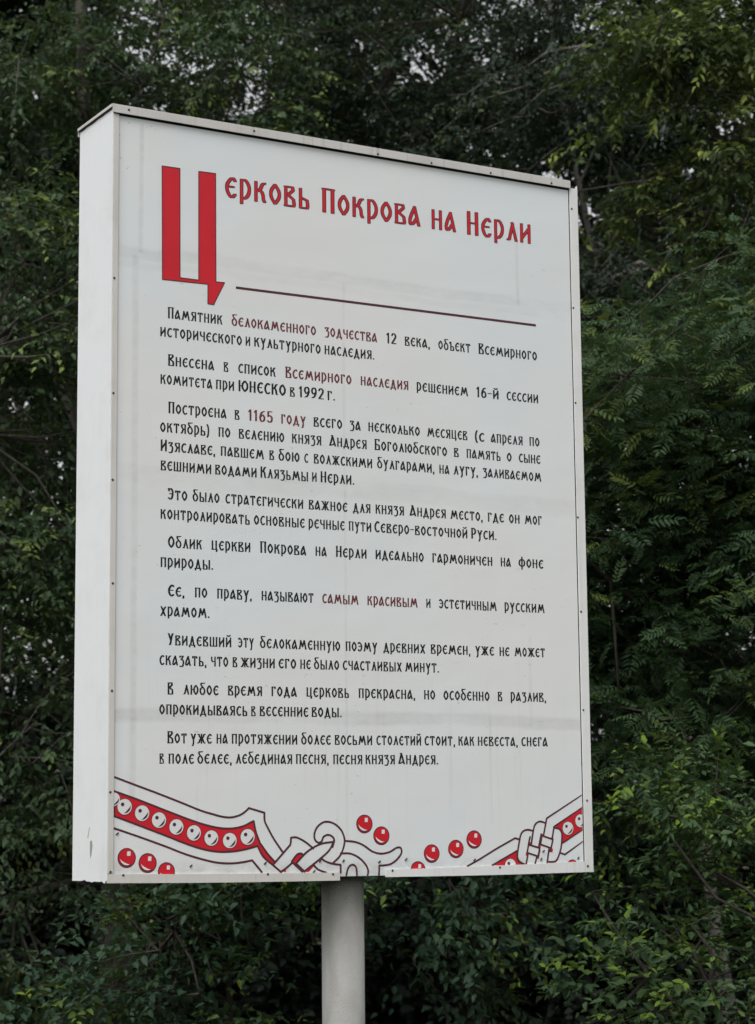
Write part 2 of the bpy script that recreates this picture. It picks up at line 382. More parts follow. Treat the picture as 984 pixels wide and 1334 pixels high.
REDS=[
 [(28, 336), (123, 304), (249, 259), (356, 222), (421, 204), (479, 194), (530, 195), (567, 203), (596, 216), (610, 221), (618, 183), (637, 137), (644, 128), (670, 95), (701, 64), (692, 53), (651, 85), (626, 126), (574, 114), (523, 107), (465, 106), (407, 114), (335, 134), (236, 170), (109, 215), (30, 243), (30, 285), (38, 295), (38, 317)],
 [(774, 64), (797, 91), (814, 95), (822, 92), (791, 56)],
 [(831, 25), (863, 53), (872, 45), (848, 23)],
 [(726, 26), (749, 41), (749, 25)],
 [(1699, 36), (1823, 94), (1821, 74), (1830, 52), (1862, 34)],
 [(2013, 193), (2166, 269), (2170, 176), (2050, 123), (2047, 159), (2035, 180)],
 [(1945, 162), (1954, 160), (1952, 153), (1943, 155)],
 [(1880, 130), (1890, 128), (1888, 118), (1878, 120)],
 [(1991, 102), (2001, 99), (1998, 84), (1986, 87)],
 [(1865, 85), (1875, 83), (1872, 72), (1863, 74)],
 [(1930, 115), (1941, 112), (1938, 102), (1929, 105)],
 [(1994, 148), (2004, 145), (2002, 138), (1992, 141)],
]
BEADS= [(27, 305, 26), (71, 277, 30), (142, 253, 30), (211, 227, 30), (283, 201, 30), (356, 178, 30), (429, 158, 30), (507, 148, 30), (583, 161, 31), (2078, 183, 28), (2143, 214, 28), (1787, 34, 28)]
BERRIES= [(81, 88, 36), (166, 68, 36), (243, 35, 34), (1100, 207, 36), (1177, 160, 36), (1410, 87, 36), (1525, 104, 36), (1613, 141, 36), (1345, 23, 34), (2097, 24, 29)]
SC_CAP= [(62, 2979), (609, 2987), (1184, 2961), (1445, 2960), (1742, 2963), (2057, 2964)]
SC_LEFT= [(10, 2297), (10, 1845), (10, 1509), (14, 1113), (14, 708), (11, 331), (14, 38)]
SC_RIGHT= [(2168, 2868), (2164, 2423), (2164, 2002), (2162, 1502), (2167, 1096), (2167, 678), (2175, 298)]
SC_BOT_L= [(65, 25), (667, 18), (953, 13)]
SC_BOT_R= [(1223, 23), (1732, 27), (2171, 26)]
TICKS= [(42, 178), (344, 55), (659, 61), (659, 60), (899, 65), (1003, 64), (1166, 58), (1289, 66), (872, 25), (1613, 59), (2127, 59), (1940, 57), (1952, 90)]

screws([(a, min(max(b, 2966), 2976)) for a, b in SC_CAP], cap, -0.0089)
screws(SC_LEFT, t_left, 0.0001)
screws(SC_RIGHT, t_right, 0.0001)
screws(SC_BOT_L, t_bot1, -0.0011); screws(SC_BOT_R, t_bot2, -0.0011)
# tails of rivets poking through the face: short tilted bits
bm = bmesh.new(); add_box(bm, -0.0065, 0.0065, -0.003, 0.003, -0.0024, 0.0024, 0.001)
riv0 = obj("rivet", bm, M_SCREW, face)
for i, (u, v) in enumerate(TICKS):
    o = riv0 if i == 0 else riv0.copy()
    if i: C.objects.link(o)
    o.parent = face; o.location = (X(u / 1000), Y(0.0045), ZB + v / 1000); o.rotation_euler = (0, -math.radians(38 + (i * 37) % 17), 0)

# ------------------------------------------------------------------ lettering: a narrow old-book hand built from pen strokes
# stroke = (smooth?, points); x is 0..1 of the glyph width, y is in x-heights
G = {
 'а': (.62, [(0, "52,100 100,0"), (1, "55,96 22,62 0,26 6,4 30,6 60,26 80,42")]),
 'б': (.62, [(1, "94,128 60,124 28,127 16,112 40,90 80,68 100,38 78,8 50,0 18,12 0,40 12,66 46,80")]),
 'в': (.60, [(0, "6,0 6,100"), (0, "0,100 82,100 88,84 30,58"), (0, "30,58 92,36 100,10 92,0 0,0")]),
 'г': (.50, [(0, "10,0 10,100"), (0, "0,100 92,100 96,82")]),
 'д': (.70, [(0, "50,100 20,6"), (0, "52,100 82,6"), (0, "0,4 100,4"), (0, "4,4 2,-16"), (0, "96,4 98,-16")]),
 'е': (.56, [(1, "100,86 78,100 46,92 8,66 4,38 34,8 68,0 100,16"), (0, "6,54 78,54")]),
 'ж': (.92, [(0, "50,0 50,100"), (1, "0,98 14,96 26,70 48,52"), (1, "100,98 86,96 74,70 52,52"), (1, "50,54 30,40 18,12 0,2"), (1, "50,54 70,40 82,12 100,2")]),
 'з': (.56, [(0, "6,88 10,100 92,100 40,60"), (1, "40,60 74,60 100,40 92,8 62,-14 10,-12")]),
 'и': (.64, [(0, "6,0 6,100"), (0, "94,0 94,100"), (0, "6,20 94,80")]),
 'й': (.64, [(0, "6,0 6,100"), (0, "94,0 94,100"), (0, "6,20 94,80"), (1, "18,126 48,116 82,128")]),
 'к': (.62, [(0, "6,0 6,100"), (1, "8,50 50,64 74,90 98,98"), (1, "20,56 62,54 80,36 86,12 98,0")]),
 'л': (.62, [(0, "54,98 100,0"), (1, "62,92 34,40 18,6 0,2")]),
 'м': (.94, [(1, "0,2 9,8 18,55 25,98"), (0, "24,98 50,26"), (0, "50,26 74,98"), (0, "75,98 98,0")]),
 'н': (.62, [(0, "6,0 6,100"), (0, "94,0 94,100"), (0, "6,52 94,52")]),
 'о': (.60, [(1, "52,100 14,74 2,50 14,26 50,0"), (1, "50,100 86,74 98,50 86,26 48,0")]),
 'п': (.62, [(0, "8,0 8,100"), (0, "92,0 92,100"), (0, "0,100 100,100")]),
 'р': (.58, [(0, "8,-24 8,100"), (1, "8,94 50,100 88,76 98,50 82,22 40,2 10,10")]),
 'с': (.54, [(1, "100,88 76,100 44,92 8,66 4,36 34,8 68,0 100,14")]),
 'т': (.62, [(0, "50,0 50,100"), (0, "2,84 6,100 94,100 98,84")]),
 'у': (.62, [(1, "2,100 14,92 34,60 48,40"), (1, "98,100 88,92 66,60 50,40"), (1, "50,42 54,10 44,-16 30,-28")]),
 'ф': (.80, [(0, "50,-26 50,122"), (1, "52,96 12,80 2,50 14,20 50,6"), (1, "48,96 88,80 98,50 86,20 50,6")]),
 'х': (.64, [(0, "8,100 92,0"), (1, "100,98 86,92 50,50 14,8 0,2")]),
 'ц': (.68, [(0, "6,100 6,4"), (0, "82,100 82,4"), (0, "0,4 98,4"), (0, "98,4 88,-20")]),
 'ч': (.60, [(0, "94,0 94,100"), (1, "6,100 8,66 40,48 92,52")]),
 'ш': (.88, [(0, "5,0 5,100"), (0, "50,0 50,100"), (0, "95,0 95,100"), (0, "5,2 95,2")]),
 'ъ': (.64, [(0, "0,84 4,100 28,100"), (0, "26,100 26,0"), (0, "26,54 92,42 100,14 92,0 26,0")]),
 'ы': (.84, [(0, "6,0 6,100"), (0, "6,54 54,42 60,14 54,0 6,0"), (0, "96,0 96,100")]),
 'ь': (.56, [(0, "8,0 8,100"), (0, "8,54 90,42 98,14 90,0 8,0")]),
 'э': (.56, [(1, "0,86 22,100 54,92 92,66 96,36 66,8 32,0 0,16"), (0, "24,54 94,54")]),
 'ю': (.86, [(0, "4,0 4,100"), (0, "4,52 46,52"), (1, "73,100 50,74 44,50 50,26 72,0"), (1, "71,100 94,74 100,50 94,26 70,0")]),
 'я': (.62, [(0, "94,0 94,100"), (0, "94,100 20,98 8,78 40,52 94,52"), (1, "60,52 36,30 20,6 0,2")]),
 'А': (.80, [(0, "30,122 46,122 100,0"), (1, "46,116 22,50 10,22 2,4"), (1, "2,4 30,8 60,18 84,30")]),
 'Б': (.64, [(0, "6,0 6,122"), (0, "0,122 90,122 92,106"), (0, "6,68 92,54 100,18 92,0 0,0")]),
 'В': (.66, [(0, "6,0 6,122"), (0, "0,122 82,122 88,102 30,70"), (0, "30,70 94,46 100,12 92,0 0,0")]),
 'Е': (.62, [(1, "100,106 78,122 46,112 8,80 4,44 34,10 68,0 100,18"), (0, "6,64 80,64")]),
 'И': (.70, [(0, "6,0 6,122"), (0, "94,0 94,122"), (0, "6,26 94,96")]),
 'К': (.68, [(0, "6,0 6,122"), (1, "8,62 50,78 76,110 98,120"), (1, "20,68 62,66 80,44 86,14 98,0")]),
 'Н': (.68, [(0, "7,0 7,122"), (0, "93,0 93,122"), (0, "6,62 94,62")]),
 'О': (.72, [(1, "52,122 14,92 2,60 14,30 50,0"), (1, "50,122 86,92 98,60 86,30 48,0")]),
 'П': (.68, [(0, "8,0 8,122"), (0, "92,0 92,122"), (0, "0,122 100,122")]),
 'Р': (.62, [(0, "8,0 8,122"), (1, "8,116 54,122 92,98 94,72 56,50 10,54")]),
 'С': (.62, [(1, "100,106 76,122 44,112 8,80 4,44 34,10 68,0 100,16")]),
 'У': (.66, [(0, "2,122 52,50"), (1, "98,122 80,110 58,62 46,20 30,0")]),
 'Э': (.62, [(1, "0,122 30,114 60,122 92,96 96,56 70,14 36,2 0,18"), (1, "0,122 4,100 14,96"), (0, "30,64 96,64")]),
 'Ю': (1.0, [(0, "4,0 4,122"), (0, "4,62 42,62"), (1, "72,122 46,92 40,60 46,30 71,0"), (1, "70,122 96,92 102,60 96,30 69,0")]),
 '1': (.40, [(0, "62,0 62,122"), (0, "62,120 10,98")]),
 '2': (.58, [(1, "6,96 24,118 56,122 92,104 90,78 50,40 6,4"), (0, "4,2 98,2")]),
 '5': (.58, [(0, "90,122 20,122 12,64"), (1, "12,64 50,76 90,58 96,28 70,2 34,0 4,14")]),
 '6': (.58, [(1, "88,118 46,106 12,70 4,34 24,4 54,0 90,16 96,44 74,70 42,72 8,48")]),
 '9': (.58, [(1, "12,4 54,16 88,52 96,88 76,118 46,122 10,106 4,78 26,52 58,50 92,74")]),
 '.': (.20, [(0, "40,2 60,2 60,10 40,10")]),
 ',': (.20, [(0, "55,8 50,0 30,-18")]),
 '-': (.44, [(0, "0,56 100,56")]),
 '(': (.30, [(1, "100,126 30,96 0,52 30,8 100,-20")]),
 ')': (.30, [(1, "0,126 70,96 100,52 70,8 0,-20")]),
}
def pts_of(s): return [tuple(float(a) / 100 for a in q.split(',')) for q in s.split()]
def catmull(p, n=5):
    out = []
    for i in range(len(p) - 1):
        a, b, c, d = p[max(i - 1, 0)], p[i], p[i + 1], p[min(i + 2, len(p) - 1)]
        for k in range(n):
            t = k / n
            out.append(tuple(0.5 * ((2 * b[j]) + (-a[j] + c[j]) * t + (2 * a[j] - 5 * b[j] + 4 * c[j] - d[j]) * t * t + (-a[j] + 3 * b[j] - 3 * c[j] + d[j]) * t ** 3) for j in (0, 1)))
    out.append(p[-1]); return out
def hull(pts):
    pts = sorted(set((round(x, 6), round(y, 6)) for x, y in pts))
    def half(ps):
        h = []
        for p in ps:
            while len(h) >= 2 and (h[-1][0] - h[-2][0]) * (p[1] - h[-2][1]) - (h[-1][1] - h[-2][1]) * (p[0] - h[-2][0]) <= 1e-12: h.pop()
            h.append(p)
        return h
    a, b = half(pts), half(pts[::-1]); return a[:-1] + b[:-1]
def union(polys, eps=1e-5):
    """2D union of simple polygons as a clean triangulation without overlaps"""
    V, F = [], []
    for p in polys:
        p = list(p)
        if sum(a[0] * c[1] - c[0] * a[1] for a, c in zip(p, p[1:] + p[:1])) < 0: p.reverse()
        b = len(V); V += [Vector(q) for q in p]; F.append(list(range(b, b + len(p))))
    v, e, f, ov, oe, of = delaunay_2d_cdt(V, [], F, 1, eps, True)
    return [(q.x, q.y) for q in v], [t for t, o in zip(f, of) if o]
def sweep(path, nib):
    return [hull([(a[0] + n[0], a[1] + n[1]) for n in nib] + [(b[0] + n[0], b[1] + n[1]) for n in nib]) for a, b in zip(path, path[1:])]
_gc = {}
def glyph(ch, cut, wt=1.0):
    """nib: broad pen, thick uprights and thinner bars; cut shrinks the pen (for the red core of the heading)"""
    if (ch, cut, wt) not in _gc:
        w, st = G[ch]; nx, ny = 0.086 * wt, 0.052 * wt
        sx = 1.14 if ch.isupper() else 1.0
        ax, ay = nx * sx, ny
        bx, by = max(ax - cut, 0.02), max(ay - cut, 0.012)
        nib = [(-bx, -by * .5), (-bx * .6, -by), (bx, -by * .6), (bx, by * .5), (bx * .6, by), (-bx, by * .6)]
        polys = []
        for sm, s in st:
            p = pts_of(s)
            if sm: p = catmull(p)
            p = [(ax + x * (w - 2 * ax), ay + y * (1 - 2 * ay)) for x, y in p]
            polys += sweep(p, nib)
        _gc[ch, cut, wt] = (w,) + union(polys)
    return _gc[ch, cut, wt]
class Sheet:
    """flat pieces of ink collected into one mesh; layer = height above the face in steps"""
    def __init__(s): s.V, s.F, s.M = [], [], []
    def add(s, v, f, layer, mat):
        b = len(s.V); y = Y(0.006) - 0.0004 * layer
        s.V += [(X(min(max(p[0], 0.012), 2.1525)), y, ZB + max(p[1], 0.0045)) for p in v]
        for t in f:
            s.F.append(tuple(b + i for i in t)); s.M.append(mat)
    def word(s, txt, u0, u1, v, xh, layer, mat, cut=0.0, wt=1.0):
        gap = 0.10
        tot = sum(G[c][0] for c in txt) + gap * (len(txt) - 1); k = (u1 - u0) / tot; x = u0
        for c in txt:
            w, gv, gf = glyph(c, cut, wt)
            s.add([(x + p[0] * k, v + p[1] * xh) for p in gv], gf, layer, mat); x += (w + gap) * k
    def build(s, name, mats, parent=None):
        me = bpy.data.meshes.new(name); me.from_pydata(s.V, [], s.F); me.update()
        me.polygons.foreach_set("material_index", s.M)
        flip = sum(p.normal.y for p in me.polygons) > 0
        if flip: me.flip_normals()
        return link(name, me, mats, parent or face)
def mm(l): return [(a / 1000, b / 1000) for a, b in l]

# heading with its dark outline and red core
h = Sheet()
for w in TITLE.split('|'):
    t, a, b, v = w.rsplit(' ', 3)
    h.word(t, int(a) / 1000, int(b) / 1000, int(v) / 1000, 0.0885, 1, 0, 0.0, 1.02); h.word(t, int(a) / 1000, int(b) / 1000, int(v) / 1000, 0.0885, 2, 1, 0.040, 1.02)
h.build("heading", [M_MAROON, M_RED])
# big initial
ini = mm(INITIAL); s = Sheet(); v, f = union([ini]); s.add(v, f, 1, 0)
disc = lambda r, n=8: [(r * math.cos(2 * math.pi * i / n), r * math.sin(2 * math.pi * i / n)) for i in range(n)]
v, f = union(sum([sweep([a, b], disc(0.0020)) for a, b in zip(ini, ini[1:] + ini[:1])], [])); s.add(v, f, 2, 1)
s.build("initial_letter", [M_RED, M_MAROON])
s = Sheet(); (a, b) = mm(RULE); v, f = union(sweep([a, b], [(-.001, -.0052), (.001, -.0052), (.001, .0052), (-.001, .0052)])); s.add(v, f, 1, 0)
s.build("ruled_line", [M_MAROON])
# nine paragraphs
for par in range(1, 10):
    s = Sheet()
    for p, line in WORDS:
        if p != par: continue
        for w in line.split('|'):
            t, a, b, v = w.rsplit(' ', 3); red = t[0] == '*'
            s.word(t.lstrip('*'), int(a) / 1000, int(b) / 1000, int(v) / 1000, 0.0385, 1, 1 if red else 0, 0.0, 0.98)
    s.build("text_paragraph", [M_BLACK, M_WORD])
# interlaced ribbon with beads
s = Sheet()
v, f = union([mm(p) for p in REDS], 1e-4); s.add(v, f, 1, 0)
nb = disc(0.0041)
v, f = union(sum([sweep(catmull(mm(p), 4) if sm else mm(p), nb) for sm, p in LINES], []), 1e-4); s.add(v, f, 2, 1)
s.build("ribbon_ornament", [M_RED, M_MAROON])
def ell(cx, cy, rx, ry, n=28, a0=0.0): return [(cx + rx * math.cos(a0 + 2 * math.pi * i / n), cy + ry * math.sin(a0 + 2 * math.pi * i / n)) for i in range(n)]
def poly(s, p, layer, mat): v, f = union([p]); s.add(v, f, layer, mat)
def crescent(cx, cy, r, a0, a1, t, n=14):
    o = [(cx + r * math.cos(a0 + (a1 - a0) * i / n), cy + r * math.sin(a0 + (a1 - a0) * i / n)) for i in range(n + 1)]
    q = [(cx + (r - t * math.sin(math.pi * i / n)) * math.cos(a0 + (a1 - a0) * i / n), cy + (r - t * math.sin(math.pi * i / n)) * math.sin(a0 + (a1 - a0) * i / n)) for i in range(1, n)]
    return o + q[::-1]
for u, v, r in BEADS:
    u, v, r = u / 1000, v / 1000, r / 1000; s = Sheet()
    poly(s, ell(u, v, r + .0012, r + .0012), 3, 1); poly(s, ell(u, v, r - .0010, r - .0010), 4, 0)
    poly(s, ell(u - .28 * r, v + .30 * r, .24 * r, .24 * r, 12), 5, 1)
    poly(s, crescent(u, v, r * .80, -1.75, .25, r * .26), 5, 1)
    s.build("bead", [M_BEAD, M_MAROON])
for u, v, r in BERRIES:
    u, v, r = u / 1000, v / 1000, r / 1000; s = Sheet()
    poly(s, ell(u, v, r + .0012, r + .0012), 1, 1); poly(s, ell(u, v, r - .0030, r - .0030), 2, 0)
    poly(s, crescent(u, v, r * .86, math.radians(200), math.radians(318), r * .20), 3, 1)
    poly(s, crescent(u, v, r * .74, math.radians(185), math.radians(300), r * .22), 4, 2)
    poly(s, [(u + .02 * r, v + .22 * r), (u + .40 * r, v + .22 * r), (u + .42 * r, v + .62 * r), (u + .36 * r, v + .68 * r), (u + .04 * r, v + .66 * r)], 4, 2)
    s.build("berry", [M_RED, M_MAROON, M_BEAD])

# ------------------------------------------------------------------ ground
def mat_ground():
    t = NT("rough grass and leaf litter"); o = t.obj()
    a = t.mix(t.ramp(t.noise(o, 0.6, 6.0, 0.6), 0.35, 0.65), rgb(0.045, 0.062, 0.024), rgb(0.075, 0.068, 0.040))
    a = t.mix(t.ramp(t.noise(o, 30.0, 4.0, 0.7), 0.45, 0.7), a, rgb(0.028, 0.040, 0.016))
    return t.done(t.bsdf(a, 0.9, 0.15, t.bump(t.noise(o, 25.0, 5.0, 0.7), 0.8, 0.05)))
bm = bmesh.new()
bmesh.ops.create_grid(bm, x_segments=40, y_segments=40, size=400)
g = obj("ground", bm, mat_ground()); g["kind"] = "structure"; g.location = (0, 100, 0)

# ------------------------------------------------------------------ trees and shrubs
def mat_leaf(name, c0, c1, young, trans=0.28, rough=0.42):
    """c0..c1: spread between single leaves; young: colour of the fresh tip leaves"""
    t = NT(name)
    a = t.n("ShaderNodeAttribute", attribute_name="tint"); y = t.n("ShaderNodeAttribute", attribute_name="young")
    col = t.mix(a.outputs['Fac'], c0, c1); col = t.mix(y.outputs['Fac'], col, young)
    p = t.bsdf(col, rough, 0.16)
    tr = t.n("ShaderNodeBsdfTranslucent"); t.put(tr.inputs['Color'], t.mix(0.35, col, rgb(0.10, 0.14, 0.015)))
    m = t.n("ShaderNodeMixShader"); m.inputs[0].default_value = trans
    t.t.links.new(p, m.inputs[1]); t.t.links.new(tr.outputs[0], m.inputs[2])
    return t.done(m.outputs[0])
def mat_bark(name, c0, c1, stripe=0.0):
    t = NT(name); o = t.obj()
    n = t.ramp(t.noise(t.scale(o, (9, 9, 1.6)), 2.0, 5.0, 0.65), 0.35, 0.7)
    col = t.mix(n, c0, c1)
    if stripe:
        col = t.mix(t.math('MULTIPLY', t.ramp(t.noise(t.scale(o, (3, 3, 26)), 1.0, 3.0, 0.6), 0.55, 0.66), stripe), col, rgb(0.035, 0.03, 0.028))
    return t.done(t.bsdf(col, 0.85, 0.2, t.bump(n, 0.6, 0.02)))

def norm(a): return a / (np.linalg.norm(a, axis=-1, keepdims=True) + 1e-9)
def leaf_mesh(name, P, D, N, L, Wd, tint, young, mat, parent, shape=(0.30, 0.66, 0.72)):
    """six-point folded leaves: one quad on each side of the midrib"""
    n = len(P); D = norm(D); Sd = norm(np.cross(D, N)); N = np.cross(Sd, D)
    L = L[:, None]; w = Wd[:, None]; a, b, k = shape
    fold = 0.30; rng = np.random.default_rng(n)
    curl = (rng.random((n, 1)) * 0.28 + 0.02) * L
    V = np.empty((n, 6, 3))
    V[:, 0] = P
    V[:, 1] = P + D * L * a + Sd * w + N * w * fold
    V[:, 2] = P + D * L * b + Sd * w * k + N * (w * k * fold) - N * curl * 0.35
    V[:, 3] = P + D * L - N * curl
    V[:, 4] = P + D * L * b - Sd * w * k + N * (w * k * fold) - N * curl * 0.35
    V[:, 5] = P + D * L * a - Sd * w + N * w * fold
    me = bpy.data.meshes.new(name)
    me.vertices.add(n * 6); me.vertices.foreach_set("co", V.reshape(-1).astype(np.float32))
    idx = (np.arange(n)[:, None] * 6 + np.array([0, 1, 2, 3, 0, 3, 4, 5])[None]).reshape(-1)
    me.loops.add(n * 8); me.loops.foreach_set("vertex_index", idx.astype(np.int32))
    me.polygons.add(n * 2); me.polygons.foreach_set("loop_start", np.arange(n * 2, dtype=np.int32) * 4)
    me.update(calc_edges=True)
    for nm, val in (("tint", tint), ("young", young)):
        at = me.attributes.new(nm, 'FLOAT', 'POINT'); at.data.foreach_set("value", np.repeat(np.clip(val, 0, 1), 6).astype(np.float32))
    return link(name, me, mat, parent)

EYE = np.array([0.0, 0.0, ZC])
# thin places in the crowns where the sky shows: (bearing x/y, rise z/y, radius, share of leaves kept)
THIN = [(-0.058, 0.347, 0.0085, 0.10), (-0.068, 0.338, 0.006, 0.2), (0.024, 0.362, 0.009, 0.12), (0.008, 0.357, 0.006, 0.2), (0.083, 0.304, 0.009, 0.08), (0.098, 0.291, 0.008, 0.08),
        (0.130, 0.283, 0.008, 0.10), (0.139, 0.276, 0.006, 0.2), (0.167, 0.332, 0.006, 0.25), (0.150, 0.310, 0.004, 0.2), (-0.167, 0.201, 0.006, 0.15), (-0.160, 0.350, 0.004, 0.3), (-0.101, 0.343, 0.004, 0.3)]
def thin(rng, P, base):
    W_ = P + base - EYE; k = np.ones(len(P))
    a, e = W_[:, 0] / W_[:, 1], W_[:, 2] / W_[:, 1]
    for x, z, r, q in THIN:
        d = np.hypot(a - x, e - z) / r
        k = np.minimum(k, q + (1 - q) * np.clip((d - 0.75) / 0.7, 0, 1))
    return rng.random(len(P)) < k
def boughs(rng, lobes, dens=1.0):
    """centres, outward axes and lengths of leafy boughs, gathered in sprays through the lobes of a crown"""
    Cn, Ax, Ln = [], [], []
    for cx, cy, cz, rx, ry, rz, n, bl in lobes:
        n = int(n * dens); m = max(3, n // 8); lc = np.array([cx, cy, cz])
        d = norm(rng.standard_normal((m, 3))); r = 0.25 + 0.75 * rng.random((m, 1)) ** 0.6
        sc = lc + d * r * np.array([rx, ry, rz]); pick = rng.integers(0, m, n)
        Cn.append(sc[pick] + rng.normal(0, 1, (n, 3)) * np.array([0.42, 0.36, 0.24]) * bl)
        ax = d[pick] * np.array([1.0, 1.0, 0.45]) + rng.standard_normal((n, 3)) * 0.35 + np.array([0, 0, 0.10])
        Ax.append(norm(ax)); Ln.append(bl * (0.65 + 0.7 * rng.random(n)))
    return np.concatenate(Cn), np.concatenate(Ax), np.concatenate(Ln)

def foliage(rng, Cn, Ax, Ln, ntw, nlf, size, asp, droop, hang, spread=1.0, yshare=0.22):
    """twigs along each bough, alternate leaves along each twig -> leaf arrays plus the twig paths"""
    N = len(Cn); k = np.arange(ntw)
    side = norm(np.cross(Ax, np.array([0.0, 0.0, 1.0]))); upv = np.cross(side, Ax)
    t = (k / (ntw - 1))[None, :, None]
    st = Cn[:, None] + Ax[:, None] * (Ln[:, None, None] * (t - 0.5)) - np.array([0, 0, 1.0]) * (Ln[:, None, None] * droop * t * t)
    sg = np.where(k % 2 == 0, 1.0, -1.0)[None, :, None]
    td = Ax[:, None] * (0.55 + 0.5 * t) + sg * side[:, None] * (1.0 - 0.75 * t) * spread + upv[:, None] * rng.normal(0, 0.35, (N, ntw, 1)) + rng.normal(0, 0.22, (N, ntw, 3)) - np.array([0, 0, droop * 0.9])
    td = norm(td); tl = Ln[:, None, None] * (0.62 - 0.25 * t) * (0.7 + 0.6 * rng.random((N, ntw, 1)))
    q = ((np.arange(nlf) + 0.6) / nlf)[None, None, :, None]; sg2 = np.where(np.arange(nlf) % 2 == 0, 1.0, -1.0)[None, None, :, None]
    pos = st[:, :, None] + td[:, :, None] * tl[:, :, None] * q - np.array([0, 0, 1.0]) * (tl[:, :, None] * hang * 0.6 * q * q)
    ts = norm(np.cross(td, np.array([0.0, 0.0, 1.0]) + rng.normal(0, 0.3, td.shape)))
    ld = td[:, :, None] * (0.55 + 0.3 * q) + sg2 * ts[:, :, None] * 0.85 + rng.normal(0, 0.35, (N, ntw, nlf, 3)) - np.array([0, 0, hang])
    ln = np.array([0, 0, 1.0]) + rng.normal(0, 0.42, (N, ntw, nlf, 3)) + Ax[:, None, None] * 0.25
    P = pos.reshape(-1, 3); M = len(P)
    sz = size * (0.6 + 0.65 * rng.random(M)) * np.broadcast_to(1.12 - 0.4 * q, pos.shape[:3] + (1,)).reshape(-1)
    bt = np.broadcast_to(rng.random((N, 1, 1)), pos.shape[:3]).reshape(-1)
    tint = 0.5 * bt + 0.5 * rng.random(M)
    yb = (rng.random((N, 1, 1, 1)) < yshare) * 1.0
    yg = (np.broadcast_to(yb * np.clip(q - 0.05, 0, 1) * np.broadcast_to(t[..., None], (N, ntw, 1, 1)) * 1.5, pos.shape[:3] + (1,)).reshape(-1)) * (0.75 + 0.4 * rng.random(M)) * 1.2
    keep = rng.random(M) > 0.10
    paths = [(st[i, 0], st[i, -1]) for i in range(N)]
    ends = st + td * tl
    return [a[keep] for a in (P, ld.reshape(-1, 3), ln.reshape(-1, 3), sz, sz * asp, tint, yg)], paths, st, ends

def limbs(rng, base, top, r0, Cn, Ax, Ln, lean, st, ends, twig_every=2, nprim=9):
    """tapered trunk, limbs that reach into the crown and thin twigs in the boughs"""
    base = np.array(base, float); top = np.array(top, float); H = top - base
    wob = np.cumsum(rng.normal(0, 0.05, (9, 3)), 0) * np.array([1, 1, 0.0])
    tp = np.array([base + H * (i / 8) + np.array(lean) * math.sin(math.pi * i / 8) + wob[i] for i in range(9)])
    tr = [r0 * (1.25 if i == 0 else 1.0) * (1 - 0.80 * i / 8) for i in range(9)]
    paths = [(tp, tr, 12)]
    pick = rng.choice(len(Cn), min(nprim, len(Cn)), replace=False); nodes = [(p, r) for p, r in zip(tp[2:], tr[2:])]
    for j in pick:
        f = np.clip((Cn[j][2] - base[2]) / max(H[2], .1) - 0.22, 0.14, 0.95); i = f * 8; a = int(i); a2 = min(a + 1, 8)
        p0 = tp[a] + (tp[a2] - tp[a]) * (i - a); rr = tr[a] * 0.5
        c = Cn[j]; m = (p0 + c) / 2 + np.array([0, 0, 0.12]) + rng.normal(0, 0.08, 3)
        pts = [p0, (p0 + m) / 2 + rng.normal(0, .04, 3), m, (m + c) / 2 + rng.normal(0, .05, 3), c]
        paths.append((np.array(pts), [rr, rr * .8, rr * .6, rr * .42, rr * .2], 7)); nodes += [(p, rr * .4) for p in pts[2:]]
    NP = np.array([n[0] for n in nodes])
    for i in range(0, len(Cn)):
        s0 = st[i, 0]
        if i % twig_every == 0:
            q = NP[np.argmin(np.linalg.norm(NP - s0, axis=1))]
            if np.linalg.norm(q - s0) < 2.4:
                m = (q + s0) / 2 + rng.normal(0, 0.06, 3)
                paths.append((np.array([q, m, s0]), [0.012, 0.009, 0.006], 4))
            paths.append((st[i][[0, len(st[i]) // 2, -1]], [0.006, 0.004, 0.0025], 4))
            for e in range(0, st.shape[1], 3):
                paths.append((np.array([st[i, e], ends[i, e]]), [0.003, 0.0015], 3))
    return paths

def plant(name, label, cat, seed, base, top, r0, lobes, leaf_mat, bark, size, asp, ntw=7, nlf=7, droop=0.15, hang=0.25, lean=(0, 0, 0), shape=(0.30, 0.66, 0.72), group=None, nprim=9, spread=1.0, parts=("trunk", "crown"), twig_every=3, dens=2.1, yshare=0.22):
    rng = np.random.default_rng(seed); b = np.array(base, float)
    root = thing(name, label, cat, base, 0, group)
    Cn, Ax, Ln = boughs(rng, lobes, dens); Cn = Cn - b
    arr, _, st, ends = foliage(rng, Cn, Ax, Ln, ntw, nlf, size, asp, droop, hang, spread, yshare)
    tubes(parts[0], limbs(rng, (0, 0, -0.05), np.array(top) - b, r0, Cn, Ax, Ln, lean, st, ends, twig_every, nprim), bark, root)
    kp = thin(rng, arr[0], b); arr = [q[kp] for q in arr]
    leaf_mesh(parts[1], *arr, leaf_mat, root, shape)
    return root

